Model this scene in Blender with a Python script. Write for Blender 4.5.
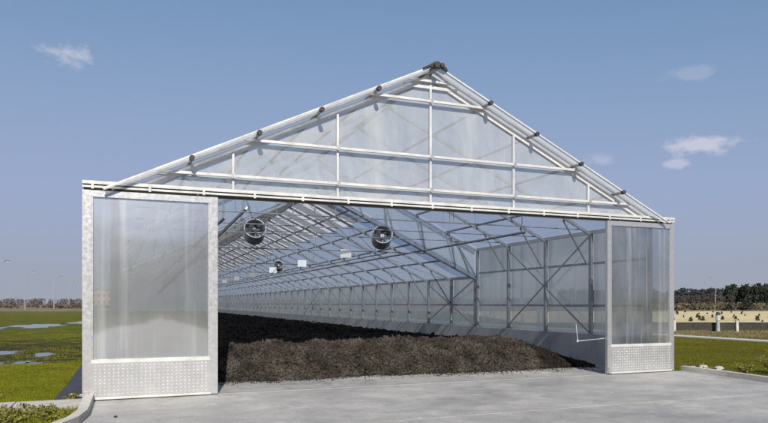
import bpy, math, random
import numpy as np
from mathutils import Vector, Matrix

random.seed(7)
rng = np.random.default_rng(11)
scene = bpy.context.scene
for o in list(bpy.data.objects):
    bpy.data.objects.remove(o)
COL = scene.collection
R = math.radians

# ------------------------------------------------------------------ camera
cam_d = bpy.data.cameras.new('camera')
cam = bpy.data.objects.new('camera', cam_d)
COL.objects.link(cam)
cam.location = (0.73, -11.945, 1.65)
cam.rotation_euler = (R(90), 0, R(-21.62))
cam_d.sensor_width = 36.0
cam_d.lens = 643.2 / 768 * 36
cam_d.shift_y = (303.06 - 211.5) / 768
cam_d.clip_start = 0.1
cam_d.clip_end = 6000
scene.camera = cam

# ------------------------------------------------------------------ light
SUN_EL, SUN_AZ = R(36), R(180 + 12)          # azimuth clockwise from +Y
sun_to = Vector((math.sin(SUN_AZ) * math.cos(SUN_EL), math.cos(SUN_AZ) * math.cos(SUN_EL), math.sin(SUN_EL)))
sd = bpy.data.lights.new('sun', 'SUN')
sd.energy = 4.0
sd.angle = R(0.53)
sd.color = (1.0, 0.93, 0.82)
sun = bpy.data.objects.new('sun', sd)
COL.objects.link(sun)
sun.location = (0, -30, 40)
sun.rotation_euler = sun_to.to_track_quat('Z', 'Y').to_euler()

scene.view_settings.view_transform = 'Standard'
scene.view_settings.look = 'None'
scene.view_settings.exposure = 0.55
scene.view_settings.gamma = 1.0
scene.view_settings.use_curve_mapping = False
scene.cycles.max_bounces = 10
scene.cycles.transparent_max_bounces = 48
scene.cycles.diffuse_bounces = 4
scene.cycles.glossy_bounces = 4
scene.cycles.use_denoising = True
scene.cycles.sample_clamp_indirect = 6.0

# ------------------------------------------------------------------ sky
world = bpy.data.worlds.new('World')
scene.world = world
world.use_nodes = True
wn, wl = world.node_tree.nodes, world.node_tree.links
wn.clear()
w_out = wn.new('ShaderNodeOutputWorld')
sky = wn.new('ShaderNodeTexSky')
sky.sky_type = 'NISHITA'
sky.sun_disc = False
sky.sun_elevation = SUN_EL
sky.sun_rotation = SUN_AZ
sky.altitude = 100
sky.air_density = 1.0
sky.dust_density = 0.35
sky.ozone_density = 2.5
bg = wn.new('ShaderNodeBackground')
bg.inputs['Strength'].default_value = 0.097
bgc = wn.new('ShaderNodeBackground')
bgc.inputs['Color'].default_value = (0.62, 0.58, 0.62, 1)
bgc.inputs['Strength'].default_value = 0.9
mixw = wn.new('ShaderNodeMixShader')
wl.new(bg.outputs[0], mixw.inputs[1])
wl.new(bgc.outputs[0], mixw.inputs[2])
wl.new(mixw.outputs[0], w_out.inputs['Surface'])
wtc = wn.new('ShaderNodeTexCoord')


def wmath(op, a, b=None, c=None):
    n = wn.new('ShaderNodeMath')
    n.operation = op
    for i, v in enumerate((a, b, c)):
        if v is None:
            continue
        if isinstance(v, (int, float)):
            n.inputs[i].default_value = v
        else:
            wl.new(v, n.inputs[i])
    return n.outputs[0]


def wdot(vec):
    n = wn.new('ShaderNodeVectorMath')
    n.operation = 'DOT_PRODUCT'
    wl.new(wtc.outputs['Generated'], n.inputs[0])
    n.inputs[1].default_value = vec
    return n.outputs['Value']


# spring haze: the clear-sky brightness saturates softly towards the horizon, all round
w_sep = wn.new('ShaderNodeSeparateColor')
w_com = wn.new('ShaderNodeCombineColor')
wl.new(sky.outputs[0], w_sep.inputs[0])
for i_, c_ in enumerate((2.40, 2.86, 4.25)):
    q_ = wmath('POWER', wmath('DIVIDE', w_sep.outputs[i_], c_), 4.0)
    q_ = wmath('POWER', wmath('ADD', q_, 1.0), 0.25)
    wl.new(wmath('DIVIDE', w_sep.outputs[i_], q_), w_com.inputs[i_])
w_haze = wn.new('ShaderNodeMix')
w_haze.data_type = 'RGBA'
w_mr = wn.new('ShaderNodeMapRange')
w_mr.interpolation_type = 'SMOOTHSTEP'
for k_, v_ in zip(('From Min', 'From Max', 'To Min', 'To Max'), (0.0, 0.17, 0.9, 0.0)):
    w_mr.inputs[k_].default_value = v_
wl.new(wdot((0, 0, 1)), w_mr.inputs['Value'])
wl.new(w_mr.outputs[0], w_haze.inputs[0])
wl.new(w_com.outputs[0], w_haze.inputs[6])
w_haze.inputs[7].default_value = (2.42, 2.66, 3.12, 1)
wl.new(w_haze.outputs[2], bg.inputs['Color'])
w_noise = wn.new('ShaderNodeTexNoise')
w_noise.inputs['Scale'].default_value = 26
w_noise.inputs['Detail'].default_value = 7
w_noise.inputs['Roughness'].default_value = 0.62
w_map = wn.new('ShaderNodeMapping')
w_map.inputs['Scale'].default_value = (1, 1, 1.9)
wl.new(wtc.outputs['Generated'], w_map.inputs['Vector'])
wl.new(w_map.outputs[0], w_noise.inputs['Vector'])


def cloud(az, el, su, sv, dens):
    d = Vector((math.sin(az) * math.cos(el), math.cos(az) * math.cos(el), math.sin(el)))
    u = Vector((math.cos(az), -math.sin(az), 0))
    v = u.cross(d)
    a = wmath('DIVIDE', wdot(u), su)
    b = wmath('DIVIDE', wdot(v), sv)
    r = wmath('SQRT', wmath('ADD', wmath('MULTIPLY', a, a), wmath('MULTIPLY', b, b)))
    q = wmath('ADD', r, wmath('MULTIPLY', wmath('SUBTRACT', w_noise.outputs['Fac'], 0.5), -2.6))
    m = wn.new('ShaderNodeMapRange')
    m.interpolation_type = 'SMOOTHSTEP'
    for k, val in zip(('From Min', 'From Max', 'To Min', 'To Max'), (1.0, 0.25, 0.0, dens)):
        m.inputs[k].default_value = val
    wl.new(q, m.inputs['Value'])
    front = wmath('GREATER_THAN', wdot(d), 0.5)
    return wmath('MULTIPLY', m.outputs[0], front)


def sky_dir(px, py):                          # a bearing in the sky as the camera's lens sees it
    X, V = (px - 384) / 643.2, (303.06 - py) / 643.2
    az = R(21.62) + math.atan2(X, 1)
    return az, math.atan2(V, math.hypot(1, X))


cl = None
spots = [sky_dir(66, 52) + (0.033, 0.020, 0.42), sky_dir(700, 145) + (0.056, 0.015, 0.5),
         sky_dir(678, 164) + (0.022, 0.008, 0.35), sky_dir(600, 160) + (0.03, 0.010, 0.22),
         sky_dir(686, 74) + (0.035, 0.010, 0.14)]
for k in range(9):
    spots.append((R(70 + 32 * k + random.uniform(-9, 9)), R(random.uniform(9, 38)), random.uniform(.03, .07), random.uniform(.012, .022), .5))
for s in spots:
    m = cloud(*s)
    cl = m if cl is None else wmath('MAXIMUM', cl, m)
wl.new(cl, mixw.inputs[0])

# ------------------------------------------------------------------ materials
M = {}


class NT:
    def __init__(self, name):
        self.m = bpy.data.materials.new(name)
        self.m.use_nodes = True
        self.n, self.l = self.m.node_tree.nodes, self.m.node_tree.links
        self.bsdf = self.n.get('Principled BSDF')
        self.out = self.n.get('Material Output')
        M[name] = self.m
        self.tc = self.n.new('ShaderNodeTexCoord')
        g = self.n.new('ShaderNodeNewGeometry')
        self.pos = g.outputs['Position']

    def noise(self, scale, detail=5, rough=.6, src=None, stretch=None, dist=0.0):
        t = self.n.new('ShaderNodeTexNoise')
        t.inputs['Scale'].default_value = scale
        t.inputs['Detail'].default_value = detail
        t.inputs['Roughness'].default_value = rough
        t.inputs['Distortion'].default_value = dist
        v = src or self.pos
        if stretch:
            mp = self.n.new('ShaderNodeMapping')
            mp.inputs['Scale'].default_value = stretch
            self.l.new(v, mp.inputs['Vector'])
            v = mp.outputs[0]
        self.l.new(v, t.inputs['Vector'])
        return t.outputs['Fac']

    def ramp(self, fac, stops):
        r = self.n.new('ShaderNodeValToRGB')
        e = r.color_ramp.elements
        while len(e) < len(stops):
            e.new(.5)
        for i, (p, c) in enumerate(stops):
            e[i].position = p
            e[i].color = (*c, 1) if len(c) == 3 else c
        self.l.new(fac, r.inputs['Fac'])
        return r.outputs['Color']

    def math(self, op, a, b=None, clamp=False):
        n = self.n.new('ShaderNodeMath')
        n.operation = op
        n.use_clamp = clamp
        for i, v in enumerate((a, b)):
            if v is None:
                continue
            if isinstance(v, (int, float)):
                n.inputs[i].default_value = v
            else:
                self.l.new(v, n.inputs[i])
        return n.outputs[0]

    def mr(self, v, a, b, c=0., d=1.):
        n = self.n.new('ShaderNodeMapRange')
        n.interpolation_type = 'SMOOTHSTEP'
        for k, x in zip(('From Min', 'From Max', 'To Min', 'To Max'), (a, b, c, d)):
            n.inputs[k].default_value = x
        self.l.new(v, n.inputs['Value'])
        return n.outputs[0]

    def mix(self, fac, a, b, mode='MIX'):
        n = self.n.new('ShaderNodeMix')
        n.data_type = 'RGBA'
        n.blend_type = mode
        for s, v in ((n.inputs[0], fac), (n.inputs[6], a), (n.inputs[7], b)):
            if isinstance(v, (int, float)):
                s.default_value = v
            elif isinstance(v, tuple):
                s.default_value = (*v, 1)
            else:
                self.l.new(v, s)
        return n.outputs[2]

    def set(self, key, v):
        s = self.bsdf.inputs[key]
        if isinstance(v, (int, float)):
            s.default_value = v
        elif isinstance(v, tuple):
            s.default_value = (*v, 1)
        else:
            self.l.new(v, s)
        return self

    def bump(self, h, strength, dist=.02):
        b = self.n.new('ShaderNodeBump')
        b.inputs['Strength'].default_value = strength
        b.inputs['Distance'].default_value = dist
        self.l.new(h, b.inputs['Height'])
        self.l.new(b.outputs[0], self.bsdf.inputs['Normal'])
        return b.outputs[0]

    def sep(self):
        s = self.n.new('ShaderNodeSeparateXYZ')
        self.l.new(self.pos, s.inputs[0])
        return s.outputs


def metal(name, lo, hi, rough, met, sc=9, rv=.11):
    t = NT(name)
    a = t.noise(sc, 6, .65)
    b = t.noise(sc * 7, 2, .5)
    f = t.math('ADD', t.math('MULTIPLY', a, .75), t.math('MULTIPLY', b, .25))
    t.set('Base Color', t.ramp(f, [(.35, lo), (.65, hi)]))
    t.set('Roughness', t.mr(a, .3, .7, rough - rv, rough + rv)).set('Metallic', met)
    return t


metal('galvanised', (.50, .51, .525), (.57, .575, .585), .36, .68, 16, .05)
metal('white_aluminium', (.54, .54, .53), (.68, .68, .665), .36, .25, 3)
metal('inner_steel_shaded', (.25, .26, .27), (.38, .39, .40), .45, .40, 5)  # galvanised steel with its backlit shade put into the colour
metal('board_grey', (.40, .40, .40), (.52, .515, .51), .6, .2, 5)
metal('track_dark', (.05, .05, .045), (.10, .09, .08), .6, .3, 12)
metal('drum_metal', (.30, .30, .30), (.46, .46, .46), .4, .4, 12)
metal('fan_dark', (.09, .09, .09), (.14, .14, .14), .5, .2, 12)
metal('tread_plate', (.50, .51, .52), (.58, .585, .59), .30, .60, 3, .05)
metal('tread_lozenge', (.66, .66, .65), (.82, .82, .80), .28, .35, 6)
metal('white_box', (.84, .84, .83), (.90, .90, .89), .5, 0., 12)
metal('rim_grey', (.42, .42, .42), (.55, .55, .55), .45, .2, 12)
metal('rubber', (.02, .02, .02), (.045, .042, .04), .7, 0., 20)
metal('lamp_paint', (.24, .24, .23), (.34, .335, .32), .6, .1, 2)
metal('lamp_head', (.10, .11, .12), (.16, .17, .18), .45, .2, 2)

# concrete ----------------------------------------------------------
t = NT('concrete')
big = t.noise(.55, 6, .62, dist=.4)
mid = t.noise(1.9, 9, .78, stretch=(.8, 1.1, 1), dist=.5)
fine = t.noise(38, 4, .7)
f = t.math('ADD', t.math('MULTIPLY', big, .5), t.math('MULTIPLY', mid, .5))
c = t.ramp(f, [(.36, (.225, .225, .225)), (.5, (.33, .326, .318)), (.62, (.44, .433, .418))])
c = t.mix(t.mr(fine, .35, .7, 0, .4), c, (.30, .285, .26), 'MULTIPLY')
c = t.mix(t.mr(t.noise(1.6, 10, .82, stretch=(.8, 1.2, 1), dist=.8), .55, .70, 0, .65), c, (.62, .61, .59))
c = t.mix(t.mr(t.noise(.32, 5, .7, dist=.6), .52, .66, 0, .25), c, (.22, .222, .225))
dirt_ = t.math('MULTIPLY', t.mr(t.sep()[1], -2.2, 1.7), t.mr(t.noise(2.3, 8, .8, stretch=(1, .7, 1)), .48, .66))
c = t.mix(t.math('MULTIPLY', dirt_, .62), c, (.10, .086, .070))
c = t.mix(t.mr(t.noise(5.5, 8, .85), .60, .74, 0, .6), c, (.17, .155, .135))
t.set('Base Color', c).set('Roughness', t.mr(big, .3, .7, .55, .85))
t.bump(t.math('ADD', mid, t.math('MULTIPLY', fine, .5)), .35, .01)

t = NT('concrete_light')
f = t.noise(3, 6, .7)
c = t.ramp(f, [(.35, (.36, .345, .31)), (.65, (.50, .48, .44))])
c = t.mix(t.mr(t.noise(14, 5, .8), .55, .75, 0, .6), c, (.22, .20, .16))
t.set('Base Color', c).set('Roughness', .85)
t.bump(t.noise(60, 4, .7), .4, .008)

t = NT('base_wall_concrete')
f = t.noise(1.3, 6, .7, stretch=(1, 1, .5))
c = t.ramp(f, [(.35, (.30, .305, .31)), (.65, (.42, .425, .43))])
c = t.mix(t.mr(t.noise(5, 6, .8, stretch=(1, 1, .35)), .58, .75, 0, .6), c, (.10, .095, .09))
t.set('Base Color', c).set('Roughness', .8)
t.bump(t.noise(30, 4, .7), .3, .01)

# compost -----------------------------------------------------------
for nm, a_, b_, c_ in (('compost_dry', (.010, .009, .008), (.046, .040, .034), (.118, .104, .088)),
                       ('compost_wet_shaded', (.0022, .0020, .0018), (.0045, .004, .0036), (.010, .009, .008))):  # wet black that also carries the roof's shade in its colour
    t = NT(nm)
    f = t.noise(22, 5, .75)
    g = t.noise(2.2, 4, .6)
    v = t.math('ADD', t.math('MULTIPLY', f, .55), t.math('MULTIPLY', g, .45))
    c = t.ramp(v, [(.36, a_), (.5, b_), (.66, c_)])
    if nm == 'compost_dry':                  # the right end has slumped and is still moist
        w_ = t.math('ADD', t.sep()[0], t.math('MULTIPLY', t.math('SUBTRACT', t.noise(1.6, 4, .6), .5), 1.2))
        c = t.mix(t.mr(w_, 10.25, 10.6), c, t.ramp(v, [(.36, (.008, .007, .006)), (.66, (.035, .028, .022))]))
    t.set('Base Color', c).set('Roughness', .95).set('Specular IOR Level', .08)
    t.bump(t.noise(70, 4, .7), .8, .02)

# ground ------------------------------------------------------------
t = NT('ground_grass')
n1 = t.noise(.35, 6, .65)
n2 = t.noise(5, 6, .75)
n3 = t.noise(40, 3, .7)
c = t.ramp(t.math('ADD', t.math('MULTIPLY', n1, .55), t.math('MULTIPLY', n2, .45)),
           [(.34, (.066, .078, .006)), (.48, (.120, .132, .010)), (.60, (.155, .152, .020)), (.70, (.19, .16, .055))])
c = t.mix(t.mr(n3, .35, .7, 0, .35), c, (.05, .058, .012))
x_, y_, z_ = t.sep()
# bare wet soil: a worn strip on the left meadow, and thin dry patches far out
wob = t.math('MULTIPLY', t.math('SUBTRACT', t.noise(.22, 5, .6), .5), 16)
yy = t.math('ADD', y_, wob)
band = t.math('MULTIPLY', t.mr(yy, 6.5, 9.5), t.mr(yy, 24, 17))
band = t.math('MULTIPLY', band, t.mr(x_, 1.5, -1))
band = t.math('MULTIPLY', band, t.mr(t.noise(1.4, 6, .75, stretch=(.5, 1.4, 1)), .36, .56))
c = t.mix(band, c, t.ramp(n2, [(.35, (.022, .019, .014)), (.65, (.060, .052, .034))]))
patch = t.mr(t.noise(.13, 6, .7, stretch=(.5, 1.2, 1)), .56, .66)
c = t.mix(t.math('MULTIPLY', patch, .75), c, t.ramp(n2, [(.35, (.05, .042, .025)), (.65, (.15, .125, .075))]))
dist = t.mr(y_, 70, 190)
c = t.mix(dist, c, t.ramp(t.noise(.05, 6, .7), [(.35, (.085, .075, .035)), (.65, (.19, .16, .10))]))
t.set('Base Color', c).set('Roughness', .95).set('Specular IOR Level', .12)
t.bump(t.math('ADD', n2, n3), .9, .06)

t = NT('grass_blade')
n1 = t.noise(.35, 6, .65)
n2 = t.noise(9, 4, .7)
c = t.ramp(t.math('ADD', t.math('MULTIPLY', n1, .5), t.math('MULTIPLY', n2, .5)),
           [(.36, (.085, .102, .006)), (.5, (.150, .165, .009)), (.6, (.195, .190, .018)), (.68, (.27, .22, .08))])
c = t.mix(t.mr(t.sep()[0], 8, 14, 0, .62), c, (.085, .072, .012))
c = t.mix(t.mr(t.noise(.45, 6, .75, stretch=(.6, 1.2, 1)), .50, .64, 0, .7), c, (.075, .055, .020))
t.set('Base Color', c).set('Roughness', .8).set('Specular IOR Level', .12)

t = NT('dry_grass')
n2 = t.noise(6, 5, .75)
t.set('Base Color', t.ramp(n2, [(.33, (.060, .055, .024)), (.5, (.165, .135, .062)), (.66, (.33, .27, .15))])).set('Roughness', .9)

t = NT('straw_field')
n1 = t.noise(.22, 6, .7, stretch=(1, 1, 1))
n2 = t.noise(2.5, 6, .75)
c = t.ramp(t.math('ADD', t.math('MULTIPLY', n1, .55), t.math('MULTIPLY', n2, .45)),
           [(.36, (.16, .125, .06)), (.46, (.46, .38, .20)), (.58, (.66, .56, .34))])
c = t.mix(t.mr(t.noise(.9, 6, .75, stretch=(.5, 1.8, 1)), .54, .66, 0, .75), c, (.11, .09, .045))
t.set('Base Color', c).set('Roughness', .95)
t.bump(n2, .8, .1)

t = NT('heath')
n1 = t.noise(.08, 6, .7)
c = t.ramp(n1, [(.35, (.08, .055, .035)), (.5, (.15, .11, .07)), (.65, (.24, .19, .12))])
t.set('Base Color', c).set('Roughness', .95)

t = NT('membrane')
t.set('Base Color', t.ramp(t.noise(5, 5, .7), [(.35, (.020, .021, .023)), (.65, (.045, .046, .050))])).set('Roughness', .55)
t.bump(t.noise(6, 4, .6), .5, .05)

t = NT('mud')
t.set('Base Color', t.ramp(t.noise(2.5, 6, .75), [(.35, (.022, .020, .012)), (.55, (.055, .050, .024)), (.7, (.10, .10, .02))])).set('Roughness', .7)
t.bump(t.noise(8, 5, .7), .8, .05)

t = NT('puddle_water')
t.set('Base Color', (.035, .034, .030)).set('Roughness', .04)
t.bump(t.noise(9, 3, .6), .08, .01)

t = NT('fence_dark')
t.set('Base Color', t.ramp(t.noise(3, 5, .7), [(.35, (.018, .020, .020)), (.65, (.042, .040, .036))])).set('Roughness', .9)

for nm, a_, b_, c_ in (('pine_leaf', (.010, .016, .011), (.022, .032, .020), (.045, .052, .030)),
                       ('pine_far_hazed', (.018, .026, .028), (.030, .040, .040), (.05, .058, .052)),  # needle colour paled and blued to stand for distance haze
                       ('bare_twig_hazed', (.095, .088, .092), (.125, .116, .118), (.155, .142, .140)),  # twig colour includes the purple-grey haze of distance
                       ('brown_twig', (.034, .028, .026), (.055, .045, .040), (.08, .066, .057)),
                       ('seedling_leaf', (.03, .035, .012), (.06, .055, .022), (.10, .085, .04)),
                       ('dry_leaf', (.055, .046, .028), (.10, .085, .050), (.16, .135, .08)),
                       ('weed_leaf', (.08, .085, .010), (.16, .155, .018), (.28, .23, .045))):
    t = NT(nm)
    t.set('Base Color', t.ramp(t.noise(.9 if nm != 'weed_leaf' else 14, 5, .7), [(.35, a_), (.5, b_), (.66, c_)])).set('Roughness', .85)

t = NT('bark')
t.set('Base Color', t.ramp(t.noise(8, 5, .7), [(.35, (.06, .045, .035)), (.65, (.14, .11, .085))])).set('Roughness', .95)
t = NT('stone')
t.set('Base Color', t.ramp(t.noise(14, 5, .7), [(.35, (.28, .26, .22)), (.65, (.48, .46, .42))])).set('Roughness', .9)
t = NT('soil_dark')
t.set('Base Color', (.04, .033, .028)).set('Roughness', .95)
t = NT('brick_wall')
t.set('Base Color', t.ramp(t.noise(.8, 4, .7), [(.35, (.36, .20, .13)), (.65, (.48, .30, .21))])).set('Roughness', .9)
t = NT('roof_dark')
t.set('Base Color', (.12, .08, .07)).set('Roughness', .9)
t = NT('dark_glass')
t.set('Base Color', (.03, .035, .04)).set('Roughness', .1)
metal('post_pale', (.34, .36, .37), (.46, .48, .48), .6, 0., 9)
t = NT('post_blue')
t.set('Base Color', t.ramp(t.noise(6, 4, .6), [(.35, (.20, .24, .29)), (.65, (.34, .38, .42))])).set('Roughness', .7)


def glazing(name, trans, tint, scatter, gloss, rough, ribs=None, streak=None, back=.5, dirt=.25, sheen=0.):
    """thin clear sheet: light goes through (tinted), some is scattered, some mirrored"""
    t = NT(name)
    n, l = t.n, t.l
    n.remove(t.bsdf)
    tr = n.new('ShaderNodeBsdfTransparent')
    tr.inputs['Color'].default_value = (*tint, 1)
    df = n.new('ShaderNodeBsdfDiffuse')
    df.inputs['Color'].default_value = (*scatter, 1)
    tl = n.new('ShaderNodeBsdfTranslucent')
    tl.inputs['Color'].default_value = (*scatter, 1)
    dm = n.new('ShaderNodeMixShader')
    dm.inputs[0].default_value = back
    l.new(df.outputs[0], dm.inputs[1])
    l.new(tl.outputs[0], dm.inputs[2])
    m1 = n.new('ShaderNodeMixShader')
    # dirt streaks and clouding make the sheet unevenly clear
    a = t.noise(.9, 6, .7, stretch=(1, 1, .6), dist=.6)
    fac = t.mr(a, .3, .75, 1 - trans - dirt * .5, 1 - trans + dirt * .5)
    if streak:
        b = t.noise(streak, 4, .6, stretch=(1, 1, .035))
        fac = t.math('ADD', fac, t.mr(b, .5, .74, 0, .36 if streak > 2 else .14), clamp=True)
    l.new(fac, m1.inputs[0])
    l.new(tr.outputs[0], m1.inputs[1])
    l.new(dm.outputs[0], m1.inputs[2])
    gl = n.new('ShaderNodeBsdfGlossy')
    gl.inputs['Roughness'].default_value = rough
    gl.inputs['Color'].default_value = (.95, .97, 1, 1)
    fr = n.new('ShaderNodeFresnel')
    fr.inputs['IOR'].default_value = 1.5
    m2 = n.new('ShaderNodeMixShader')
    l.new(t.math('MULTIPLY', fr.outputs[0], gloss, clamp=True), m2.inputs[0])
    l.new(m1.outputs[0], m2.inputs[1])
    l.new(gl.outputs[0], m2.inputs[2])
    l.new(m2.outputs[0], t.out.inputs['Surface'])
    if sheen:                                # scuffed outer skin: a second, broad lobe
        g2 = n.new('ShaderNodeBsdfGlossy')
        g2.inputs['Roughness'].default_value = .36
        g2.inputs['Color'].default_value = (.95, .97, 1, 1)
        m3 = n.new('ShaderNodeMixShader')
        m3.inputs[0].default_value = sheen
        l.new(m2.outputs[0], m3.inputs[1])
        l.new(g2.outputs[0], m3.inputs[2])
        l.new(m3.outputs[0], t.out.inputs['Surface'])
    if ribs:
        wv = n.new('ShaderNodeTexWave')
        wv.bands_direction = 'X'
        wv.inputs['Scale'].default_value = ribs
        wv.inputs['Distortion'].default_value = .3
        l.new(t.pos, wv.inputs['Vector'])
        bp = n.new('ShaderNodeBump')
        bp.inputs['Strength'].default_value = .25
        bp.inputs['Distance'].default_value = .006
        l.new(wv.outputs['Fac'], bp.inputs['Height'])
        for s in (gl, df, fr):
            l.new(bp.outputs[0], s.inputs['Normal'])
    return t


glazing('gable_sheet', .40, (.84, .90, .95), (.56, .59, .61), 1.2, .12, dirt=.34, back=.35, streak=1.6)
glazing('roof_sheet', .60, (.66, .76, .90), (.45, .48, .50), .10, .15, dirt=.20, back=.75)
glazing('roof_sheet_dull', .16, (.60, .64, .70), (.34, .34, .34), .10, .15, dirt=.16, back=.7)
glazing('roof_sheet_milky', .26, (.80, .85, .90), (.80, .80, .80), .10, .15, dirt=.30, back=.85)
glazing('wall_sheet', .20, (.88, .87, .86), (.94, .90, .85), .15, .2, dirt=.10, back=.88, streak=3)
glazing('door_sheet_clear', .80, (.46, .52, .55), (.55, .58, .58), 8.0, .05, ribs=14, dirt=.14, back=.3, streak=5, sheen=.20)
glazing('door_sheet_streaked', .80, (.40, .45, .49), (.60, .62, .64), 5.0, .10, ribs=14, dirt=.20, back=.4, streak=8)



# ------------------------------------------------------------------ helpers
WT = {}


def link(name, me, mat=None, parent=None, loc=(0, 0, 0), rot=None):
    o = bpy.data.objects.new(name, me)
    COL.objects.link(o)
    o.location = loc
    if rot:
        o.rotation_euler = rot
    if parent is not None:
        o.parent = parent
    if me is not None and mat and not me.materials:
        me.materials.append(M[mat])
    return o


def tag(o, label=None, cat=None, group=None, kind=None):
    for k, v in (('label', label), ('category', cat), ('group', group), ('kind', kind)):
        if v:
            o[k] = v
    return o


def empty(name, loc, label, cat, group=None, rz=0):
    o = bpy.data.objects.new(name, None)
    COL.objects.link(o)
    o.location = loc
    o.rotation_euler = (0, 0, rz)
    o.empty_display_size = .2
    return tag(o, label, cat, group)


class MB:
    def __init__(self):
        self.v, self.f, self.smooth = [], [], False

    def add(self, vs, fs):
        n = len(self.v)
        self.v += [tuple(p) for p in vs]
        self.f += [tuple(i + n for i in q) for q in fs]
        return self

    def box(self, x0, x1, y0, y1, z0, z1):
        return self.add([(x, y, z) for z in (z0, z1) for y in (y0, y1) for x in (x0, x1)],
                        [(0, 2, 3, 1), (4, 5, 7, 6), (0, 1, 5, 4), (2, 6, 7, 3), (0, 4, 6, 2), (1, 3, 7, 5)])

    def bar(self, p, q, w, d, up=(0, 0, 1)):
        """box beam p->q, w across, d along `up`"""
        p, q, up = Vector(p), Vector(q), Vector(up)
        a = (q - p).normalized()
        s = a.cross(up)
        if s.length < 1e-5:
            s = a.cross(Vector((0, 1, 0)))
        s.normalize()
        u = s.cross(a).normalized()
        vs = [e + s * (i * w / 2) + u * (j * d / 2) for e in (p, q) for i, j in ((-1, -1), (1, -1), (1, 1), (-1, 1))]
        return self.add(vs, [(0, 1, 2, 3), (7, 6, 5, 4), (0, 4, 5, 1), (1, 5, 6, 2), (2, 6, 7, 3), (3, 7, 4, 0)])

    def tube(self, p, q, r, r2=None, n=8, caps=True):
        p, q = Vector(p), Vector(q)
        r2 = r if r2 is None else r2
        a = (q - p).normalized()
        s = a.cross(Vector((0, 0, 1)))
        if s.length < 1e-4:
            s = Vector((1, 0, 0))
        s.normalize()
        u = s.cross(a)
        ring = [s * math.cos(2 * math.pi * k / n) + u * math.sin(2 * math.pi * k / n) for k in range(n)]
        vs = [p + e * r for e in ring] + [q + e * r2 for e in ring]
        fs = [(k, (k + 1) % n, n + (k + 1) % n, n + k) for k in range(n)]
        if caps:
            fs += [tuple(range(n - 1, -1, -1)), tuple(range(n, 2 * n))]
        return self.add(vs, fs)

    def poly(self, pts):
        return self.add(pts, [tuple(range(len(pts)))])

    def prism(self, pts2, axis, a0, a1):
        """closed outline in x,z pulled along y from a0 to a1 (axis 'y') or in x,y pulled along z"""
        n = len(pts2)
        if axis == 'y':
            vs = [(x, a0, z) for x, z in pts2] + [(x, a1, z) for x, z in pts2]
        else:
            vs = [(x, y, a0) for x, y in pts2] + [(x, y, a1) for x, y in pts2]
        fs = [tuple(range(n)), tuple(range(2 * n - 1, n - 1, -1))]
        fs += [(k, n + k, n + (k + 1) % n, (k + 1) % n) for k in range(n)]
        return self.add(vs, fs)

    def mesh(self, name):
        me = bpy.data.meshes.new(name)
        me.from_pydata(self.v, [], self.f)
        me.validate()
        return me

    def build(self, name, mat, parent=None, loc=(0, 0, 0), rot=None, smooth=False):
        me = self.mesh(name)
        if smooth:
            me.polygons.foreach_set('use_smooth', [True] * len(me.polygons))
        return link(name, me, mat, parent, loc, rot)


def np_mesh(name, V, F):
    """V (n,3), F (m,k) with k = 3 or 4"""
    me = bpy.data.meshes.new(name)
    k = F.shape[1]
    me.vertices.add(len(V))
    me.vertices.foreach_set('co', np.ascontiguousarray(V, dtype=np.float32).ravel())
    me.loops.add(F.size)
    me.loops.foreach_set('vertex_index', np.ascontiguousarray(F, dtype=np.int32).ravel())
    me.polygons.add(len(F))
    me.polygons.foreach_set('loop_start', np.arange(0, F.size, k, dtype=np.int32))
    me.polygons.foreach_set('loop_total', np.full(len(F), k, dtype=np.int32))
    me.update(calc_edges=True)
    me.validate()
    return me


def copy_tree(o, parent=None):
    c = o.copy()
    COL.objects.link(c)
    c.parent = parent
    for ch in list(o.children):
        copy_tree(ch, c)
    return c


def struct(o):
    o['kind'] = 'structure'
    return o


# value noise for shapes
def vnoise(x, y, seed=0):
    def h(i, j):
        s = np.sin(i * 127.1 + j * 311.7 + seed * 74.7) * 43758.5453
        return s - np.floor(s)
    xi, yi = np.floor(x), np.floor(y)
    fx, fy = x - xi, y - yi
    fx, fy = fx * fx * (3 - 2 * fx), fy * fy * (3 - 2 * fy)
    return (h(xi, yi) * (1 - fx) + h(xi + 1, yi) * fx) * (1 - fy) + (h(xi, yi + 1) * (1 - fx) + h(xi + 1, yi + 1) * fx) * fy


def fbm(x, y, seed=0, o=4):
    s, a = 0, .5
    for k in range(o):
        s = s + a * vnoise(x * 2 ** k, y * 2 ** k, seed + k)
        a *= .5
    return s


# ================================================================== GROUND
GZ = -0.05
xs = np.concatenate([np.linspace(-4000, -60, 14), np.linspace(-50, 70, 61), np.linspace(80, 4000, 14)])
ys = np.concatenate([np.linspace(-4000, -40, 12), np.linspace(-30, 110, 71), np.linspace(120, 4000, 16)])
XX, YY = np.meshgrid(xs, ys)
ZZ = np.full_like(XX, GZ)
nx, ny = len(xs), len(ys)
idx = np.arange(nx * ny).reshape(ny, nx)
F = np.stack([idx[:-1, :-1], idx[:-1, 1:], idx[1:, 1:], idx[1:, :-1]], -1).reshape(-1, 4)
struct(link('ground', np_mesh('ground', np.stack([XX, YY, ZZ], -1).reshape(-1, 3), F), 'ground_grass'))

# concrete yard in front of the doors: poured strips with open joints
left_edge = [(.18, 0.0), (.18, -1.7), (.10, -2.3), (-.12, -2.9), (-.5, -3.5), (-1.1, -4.0), (-2.0, -4.4), (-3.4, -4.6), (-30, -4.7)]
right_edge = [(13.25, 0.0), (13.17, -1.4), (13.03, -2.5), (12.95, -3.6), (13.05, -4.6), (13.5, -5.6), (14.6, -6.5), (16.5, -7.0), (60, -7.2)]


def edge_x(edge, y):
    pts = sorted(edge, key=lambda p: p[1])
    return float(np.interp(y, [p[1] for p in pts], [p[0] for p in pts]))


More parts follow.
